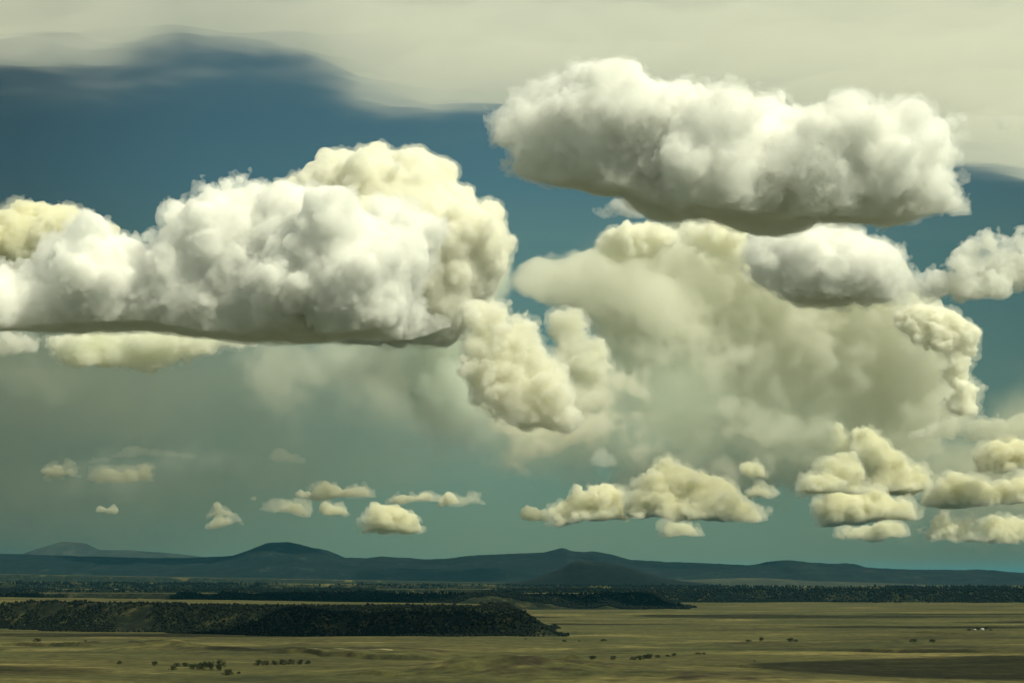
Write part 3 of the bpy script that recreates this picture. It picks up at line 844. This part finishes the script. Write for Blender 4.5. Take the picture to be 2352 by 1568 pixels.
curtain('anvil_cloud', 50000,
      cloud_mat('storm_cloud_shade_grey', 700, (.905, .906, .845), .006), 'vast greenish grey storm cloud filling the right, dim and smooth inside', seed=99,  # shade on the storm cloud is put into this absorbing grey
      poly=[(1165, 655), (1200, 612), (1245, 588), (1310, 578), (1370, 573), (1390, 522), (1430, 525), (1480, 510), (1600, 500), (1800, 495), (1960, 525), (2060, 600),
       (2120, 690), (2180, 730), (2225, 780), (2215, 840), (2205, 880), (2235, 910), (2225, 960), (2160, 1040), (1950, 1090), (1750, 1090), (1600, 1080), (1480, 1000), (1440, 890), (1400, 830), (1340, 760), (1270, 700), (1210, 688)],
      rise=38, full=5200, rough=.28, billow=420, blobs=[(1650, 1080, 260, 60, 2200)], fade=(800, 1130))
cloud('towering_cloud', 43500,
      [(2085, 700), (2130, 695), (2188, 712), (2198, 735), (2225, 750), (2245, 775), (2240, 815), (2228, 845), (2232, 868), (2260, 885), (2258, 905), (2248, 925), (2252, 955), (2230, 965),
       (2180, 950), (2160, 925), (2190, 900), (2160, 870), (2170, 825), (2130, 800), (2090, 790), (2060, 760), (2050, 720)],
      975, cloud_mat('bright_rim_cream', 60, (.994, .99, .95)), far_fringe, vox=.8, kids=(7, 6, 4), seed=110, amp=.8, basen=3, most=60, rmax=26, up=.6, rmin=4,
      label='bright knobbly cream tower forming the right rim of the vast grey storm cloud', group='distant towering clouds')
curtain('towering_cloud', 46000, cloud_mat('crest_cream', 900, (.965, .962, .89), .005),
        'pale smooth left crest of the storm cloud with a pointed left tip', group='distant towering clouds', seed=111, rise=34, full=3000, rough=.3, billow=350, step=4, warp=1.0,
        poly=[(1160, 652), (1200, 610), (1245, 586), (1310, 577), (1372, 572), (1392, 590), (1450, 580), (1500, 600), (1480, 640), (1420, 680), (1330, 705), (1270, 698), (1210, 684)], blobs=[(1440, 660, 110, 70, 2200), (1540, 740, 110, 70, 1500), (1640, 820, 110, 60, 900)])
cloud('towering_cloud', 45500,
      [(1385, 515), (1430, 522), (1480, 505), (1550, 505), (1565, 560), (1500, 590), (1440, 600), (1385, 590), (1340, 590), (1370, 565)],
      760, cloud_mat('block_cream', 110, (.985, .98, .935)), far_fringe, vox=1, kids=(7, 5, 3), seed=115, amp=1.0, basen=3, most=40, rmax=28, up=.6,
      label='upright knobbly cream block on the shoulder of the storm cloud, beside the blue gap', group='distant towering clouds')
cloud('towering_cloud', 46500,
      [(1560, 505), (1640, 500), (1720, 510), (1745, 560), (1730, 610), (1715, 655), (1690, 640), (1670, 600), (1620, 580), (1570, 560)],
      700, cloud_mat('knob_cream', 160, (.985, .98, .93)), far_fringe, vox=1, kids=(7, 5, 3), seed=112, amp=1, basen=4, most=40, rmax=34, up=.6,
      label='cream knobs of cloud just below the middle of the largest cumulus base', group='distant towering clouds')
curtain('rain_cloud', 36500, cloud_mat('shaded_cloud_grey', 500, (.86, .90, .84), .004),  # shade on this cloud mass is put into its absorbing colour
        'grey shaded cloud mass between the long left cumulus and the central column', seed=100,
        blobs=[(1010, 700, 75, 90, 3600), (1020, 830, 70, 90, 3000), (1060, 930, 90, 70, 1500), (900, 820, 120, 60, 1300), (1120, 640, 30, 50, 1500)], rough=.35)
curtain('rain_cloud', 42000, cloud_mat('rain_shaft_shade_grey', 5200, (.45, .475, .375), .002),  # absorbing colour stands for the cloud shadow on the rain
        'dim grey sheet of falling rain below the long left cumulus', group='soft rain clouds', seed=106,
        blobs=[(-20, 900, 380, 220, 5200), (420, 900, 330, 170, 4200), (820, 900, 250, 140, 3000), (200, 1150, 460, 100, 3800), (760, 1070, 320, 80, 2600)], rough=.2)
curtain('rain_cloud', 47500, cloud_mat('pale_rain_grey', 2600, (.80, .85, .77), .002),
        'broad pale grey haze of cloud filling the middle of the sky below the central column', seed=107,
        blobs=[(1000, 900, 150, 90, 4500), (1250, 930, 170, 80, 5000), (1480, 930, 170, 120, 5000), (1330, 1020, 260, 50, 2600), (900, 830, 160, 60, 3000), (1000, 760, 80, 60, 2500)], rough=.25)
curtain('rain_cloud', 40500, cloud_mat('pale_virga', 3600, (.93, .94, .84), .002),
        'pale hanging streaks of virga right below the middle of the long left cumulus', group='soft rain clouds', seed=104,
        blobs=[(600, 850, 60, 60, 1500), (640, 920, 55, 60, 1100), (800, 830, 150, 50, 2000), (900, 880, 90, 60, 1200), (60, 860, 90, 50, 700), (330, 1090, 150, 40, 600), (520, 1065, 110, 28, 800)], rough=.8, warp=1.5)
curtain('rain_cloud', 49000, cloud_mat('low_right_haze', 2600, (.86, .85, .72), .002),
        'pale yellowish haze of cloud low at the right edge behind the small cumulus', seed=108,
        blobs=[(2000, 1060, 130, 70, 1700), (2200, 1080, 170, 90, 3000), (2380, 1060, 120, 130, 3600), (1900, 1000, 90, 60, 1300), (2200, 1200, 220, 40, 1200)], rough=.5)
curtain('rain_cloud', 34500, cloud_mat('rain_veil_soft', 4500, (.75, .82, .68), .002),
        'dim grey rain veil under the vast storm cloud on the right', group='soft rain clouds', seed=102,
        blobs=[(1450, 980, 220, 110, 900), (1750, 960, 260, 120, 1500), (1950, 1020, 160, 90, 900), (1250, 1030, 160, 60, 1000)], rough=.45, streak=True)
curtain('veil_cloud', 38000, cloud_mat('veil_cream', 1500, (.93, .92, .82), .004),
        'soft trailing cream veil of cloud on the right, fading out downwards', seed=103,
        blobs=[(1670, 935, 35, 22, 1500), (1720, 965, 45, 30, 1900), (1790, 975, 50, 32, 2000), (1860, 990, 42, 38, 1800), (1800, 1030, 80, 40, 900), (1880, 1060, 40, 45, 700)], rough=.6, warp=1.3, billow=380, step=4)
curtain('veil_cloud', 31800, cloud_mat('column_foot_cream', 600, (.955, .945, .845), .004),
        'soft cream lobes at the foot of the central column above the small clouds', seed=105,
        blobs=[(1395, 885, 40, 42, 2200), (1455, 900, 40, 50, 2400), (1345, 920, 46, 40, 1500), (1185, 965, 40, 20, 1500), (1250, 985, 70, 30, 2200), (1340, 985, 70, 36, 1900),
               (1430, 985, 66, 44, 2200), (1250, 1045, 100, 35, 900), (1400, 1045, 80, 34, 1000), (1160, 900, 60, 50, 1100), (1290, 860, 60, 40, 1300), (1340, 800, 50, 50, 900)], rough=.6, warp=1.1, billow=600, step=4)
# rows of small far clouds: (x0, x1, top, base, shape, distance, words)
small = [
    (101, 180, 1057, 1098, 'lump', 42000, 'single roundish cream cloudlet at the far left above the grey hills'),
    (208, 355, 1060, 1098, 'row', 43000, 'low cream cloudlet rising to the right, second from the left edge'),
    (200, 282, 1038, 1066, 'streak', 44000, 'thin smeared streak of cloud above the second cloudlet from the left edge'),
    (250, 455, 1016, 1054, 'streak', 44000, 'longest thin smeared cloud, arching above the left cloudlets'),
    (600, 700, 1028, 1060, 'streak', 44000, 'thin slanting wisp left of the middle, high above the flat-topped hill'),
    (212, 272, 1157, 1171, 'row', 52000, 'tiny flat cloudlet low above the grey far hills'),
    (480, 545, 1150, 1180, 'peak', 47000, 'upper of two stacked cloudlets left of the flat-topped hill'),
    (478, 560, 1178, 1208, 'peak', 48000, 'lower of two stacked cloudlets left of the flat-topped hill'),
    (600, 710, 1145, 1173, 'row', 46000, 'smooth flat-based cloudlet directly above the flat-topped hill'),
    (672, 740, 1118, 1142, 'row', 45000, 'small dim cloudlet touching the left end of the long ridged one'),
    (705, 858, 1103, 1143, 'row', 44000, 'long ridged cloudlet highest over the flat-topped hill'),
    (728, 797, 1151, 1181, 'row', 47000, 'notched cloudlet beneath the long ridged one'),
    (890, 1010, 1125, 1159, 'row', 44000, 'left half of the pair of joined cloudlets in the middle'),
    (1005, 1108, 1126, 1158, 'row', 44500, 'right half of the pair of joined cloudlets, ending in a small horn'),
    (828, 972, 1155, 1223, 'lump', 46000, 'tall rounded cloudlet under the joined pair, with a straight base'),
    (775, 798, 1203, 1218, 'lump', 52000, 'larger of two specks of cloud right of the flat-topped hill'),
    (805, 828, 1206, 1217, 'row', 52000, 'smaller of two specks of cloud right of the flat-topped hill'),
    (1195, 1258, 1158, 1183, 'row', 47000, 'little cloudlet left of the stepped cumulus in the middle'),
    (1262, 1455, 1105, 1195, 'step', 41000, 'stepped cream cumulus low in the middle, rising to its right end'),
    (1435, 1765, 1040, 1186, 'peak', 39000, 'broad peaked cumulus right of centre, largest of the low clouds'),
    (1512, 1614, 1185, 1223, 'peak', 46000, 'small peaked cloudlet below the broad peaked cumulus'),
    (1620, 1652, 1206, 1223, 'lump', 47000, 'speck of cloud right of the small peaked cloudlet'),
    (1700, 1757, 1053, 1089, 'lump', 43000, 'ragged cloudlet floating above the right slope of the broad cumulus'),
    (1714, 1802, 1104, 1138, 'peak', 43000, 'ragged low cloudlet beside the right slope of the broad cumulus'),
    (1268, 1312, 1088, 1101, 'row', 46000, 'faint thin cloudlet above the stepped cumulus'),
    (1868, 2118, 1104, 1196, 'lump', 38000, 'wide rounded cumulus low on the right, below the peaked group'),
    (1915, 2084, 1182, 1231, 'row', 41000, 'flat cumulus lowest on the right, under the wide rounded one'),
    (2118, 2262, 1170, 1235, 'row', 40000, 'broad low cumulus near the lower right edge'),
    (2240, 2420, 1180, 1238, 'lump', 40500, 'low cumulus cut off by the right edge, nearest the horizon'),
    (2115, 2420, 1072, 1156, 'row', 37000, 'long lumpy cumulus at the right edge above the two lowest clouds'),
    (1835, 1990, 1030, 1130, 'step', 36500, 'hazy cumulus forming the left shoulder of the peaked group on the right'),
    (1905, 2135, 955, 1135, 'peaks', 41500, 'tall many-peaked cumulus group on the right, sloping down to the right'),
    (2075, 2440, 942, 1012, 'lens', 36000, 'smooth flat lens of cloud at the right edge below the storm cloud rim'),
    (2235, 2440, 995, 1085, 'lump', 39500, 'crumbly yellow cloud at the right edge beneath the smooth lens'),
    (1330, 1470, 1022, 1080, 'streaklump', 36500, 'soft cloudlet hanging below the foot of the central column'),
    (1510, 1700, 1001, 1011, 'streak', 44000, 'hair-thin level streak of cloud right of the central column'),
    (562, 590, 1137, 1146, 'row', 50000, 'speck of cloud just above the smooth flat-based cloudlet'),
    (408, 440, 1179, 1185, 'row', 52000, 'faint dash of cloud between the tiny flat cloudlet and the stacked pair'),
]
rs = np.random.default_rng(7)
for k, (x0, x1, t, b, shape, D, words) in enumerate(small):
    w = x1 - x0; hh = b - t
    if shape == 'lump': prof = [(0, .45), (.12, .15), (.3, .0), (.55, .12), (.75, .3), (.92, .45), (1, .8)]
    elif shape == 'row': prof = [(0, .8), (.1, .35), (.25, .1), (.4, .25), (.55, .4), (.7, .3), (.85, .15), (1, .8)]
    elif shape == 'peak': prof = [(0, .8), (.08, .45), (.2, .2), (.3, .0), (.4, .12), (.6, .3), (.75, .5), (.9, .8), (1, .95)]
    elif shape == 'peaks': prof = [(0, .75), (.02, .0), (.12, .03), (.2, .35), (.3, .12), (.45, .12), (.55, .35), (.75, .5), (.9, .65), (1, .85)]
    elif shape == 'step': prof = [(0, .75), (.1, .55), (.25, .6), (.38, .1), (.5, .15), (.75, .0), (.9, .25), (.98, .7), (1, .85)]
    elif shape == 'lens': prof = [(0, .8), (.2, .4), (.4, .12), (.7, .1), (1, .1)]
    else: prof = [(0, .8), (.15, .4), (.35, .1), (.55, .25), (.75, .5), (1, .9)]
    jit = .0 if shape in ('lens', 'peaks', 'peak') else .08
    top = [(x0 + u * w, t + min(max(v + rs.normal() * jit, 0), .95) * hh + 1.5) for u, v in prof]
    thin = shape in ('streak', 'lens', 'streaklump')
    bot = [(x1, b + (0 if thin else hh * .45)), ((x0 + x1) / 2, b + (0 if thin else hh * .6)), (x0, b + (0 if thin else hh * .45))]
    mat = {'streak': far_fringe, 'streaklump': anvil, 'lens': cloud_mat('lens_cloud_cream', 260, (.90, .90, .80))}.get(shape, low_cream)
    cloud('cumulus_cloud' if not thin else 'wisp_cloud', D, top + bot, b, mat, None if thin or hh < 26 else low_fringe,
          vox=.7 if hh < 60 else .8, kids=(8, 6, 4) if hh >= 40 else (8, 5, 3) if hh >= 26 else (7, 5), frac=(.25, .45) if hh >= 40 else (.28, .5), fine=1.1, seed=200 + k, amp=.9 if hh > 40 else .6, rmin=1.5 if thin or hh < 30 else 3,
          rmax=max(hh * .42, 3), basen=1.8, cover=1.3, most=60, label=words, group=('small far cumulus clouds' if not thin else 'thin far cloud streaks'))

# the high grey deck overhead, ending over the middle distance
dx, dy, dz = 150., 200., 60.
lo = np.array([-27000., 45000., 12600.]); hi = np.array([27000., 82000., 16200.])
nx, ny, nz_ = (np.ceil((hi - lo) / (dx, dy, dz)).astype(int) + 1)
X = lo[0] + np.arange(nx)[:, None] * dx; Y = lo[1] + np.arange(ny)[None, :] * dy
ZC = 14200.
# the deck's far edge in the picture, as distance at that height
ex = np.array([-400, 0, 250, 420, 560, 700, 820, 1000, 1150, 1400, 1800, 2100, 2352, 2800]); ey = np.array([150, 148, 152, 132, 124, 150, 215, 245, 240, 240, 270, 330, 400, 420])
ed = []; exx = []
for a, b in zip(ex, ey):
    y = (341 - b * K) / F; tz = (sp + y * cp) / (cp - y * sp)
    d = (ZC - CAMZ) / tz; ed.append(d); exx.append((a * K - 512) / F / (cp - y * sp))
edge = np.interp(X / Y, exx, ed)                       # by bearing
u = (edge - Y) / 6500.
ss_ = lambda v, a, b: np.clip((v - a) / (b - a), .001, 1)
nn = noise2((nx, ny), (90, 32)) * .26 + noise2((nx, ny), (44, 15)) * .30 + noise2((nx, ny), (24, 10)) * .22 + noise2((nx, ny), (12, 7)) * .18 + noise2((nx, ny), (6, 4)) * .13 + noise2((nx, ny), (3, 2.2)) * .06
thick = (np.clip(u * 1500 + 60, -2300, 1500) + nn * np.clip(u + 1.2, 0, 1.0) * 850) * ss_(Y, 45300, 47000)
zc = ZC + noise2((nx, ny), (60, 40)) * 60
thick = 280 * np.log1p(np.exp(np.clip((thick + 420 * np.clip(-5 * X / Y, 0, 1) * np.clip(u + .3, 0, 1)) / 280, -40, 12)))
thick *= ss_(X + 0 * Y, lo[0], lo[0] + 900) * ss_(-X + 0 * Y, -hi[0], -hi[0] + 900) * ss_(-Y + 0 * X, -hi[1], -hi[1] + 900)
shell('high_cloud_deck', np.stack([X + 0 * Y, Y + 0 * X, zc - thick * .45], -1), np.stack([X + 0 * Y, Y + 0 * X, zc + thick * .55 + 1], -1),
      cloud_mat('high_deck', 2700, (.993, .990, .945), .002), 'smooth high grey cloud deck stretching across the top of the sky')
print('clouds t=%.1f' % (time.time() - T0))

# unseen clouds placed to shade plain and scarps, some added to darken near corners
def overhead(spots):
    V = []; Fq = []
    for k, (x, y, z, rx, ry) in enumerate(spots):
        gx_ = int(rx * 2.6 / 60) + 8; gy_ = int(ry * 2.6 / 60) + 8; gz_ = 16
        X, Y = np.meshgrid((np.arange(gx_) - gx_ / 2) * 60., (np.arange(gy_) - gy_ / 2) * 60., indexing='ij')
        t = 1 - (X / rx) ** 2 - (Y / ry) ** 2 + noise2((gx_, gy_), 9) * .4 + noise2((gx_, gy_), 4) * .22
        th = np.clip(t, -.5, 1) * 420
        zz = np.arange(gz_) * 60 - 240.
        f = (np.abs(zz[None, None, :] - 60) - th[:, :, None] / 2).astype(np.float32) / 60
        f[:1] = 9; f[-1:] = 9; f[:, :1] = 9; f[:, -1:] = 9; f[:, :, :1] = 9; f[:, :, -1:] = 9
        P, Q = nets(f); P = P * 60. + np.array([x - gx_ * 30, y - gy_ * 30, z - 240])
        sh = SUN * (z / SUN.z); P[:, 0] += sh.x; P[:, 1] += sh.y
        Fq.append(Q + sum(len(v) for v in V)); V.append(P)
    return tag(mesh_obj('overhead_shade_clouds', np.concatenate(V), np.concatenate(Fq), mid_white), kind='stuff')


overhead([(900, 8350, 3000, 1150, 420), (2100, 9000, 3000, 500, 160), (1500, 6500, 3000, 500, 130), (-1050, 5540, 2700, 1350, 200), (-980, 3300, 2700, 480, 400), (1350, 3500, 2700, 620, 430), (-1350, 4350, 2700, 380, 150), (2300, 7300, 3000, 650, 170), (300, 7000, 3000, 500, 110), (-400, 4300, 2700, 260, 90),
          (-2300, 11000, 4600, 2300, 330), (200, 11050, 4600, 900, 260)])
print('done t=%.1f' % (time.time() - T0))
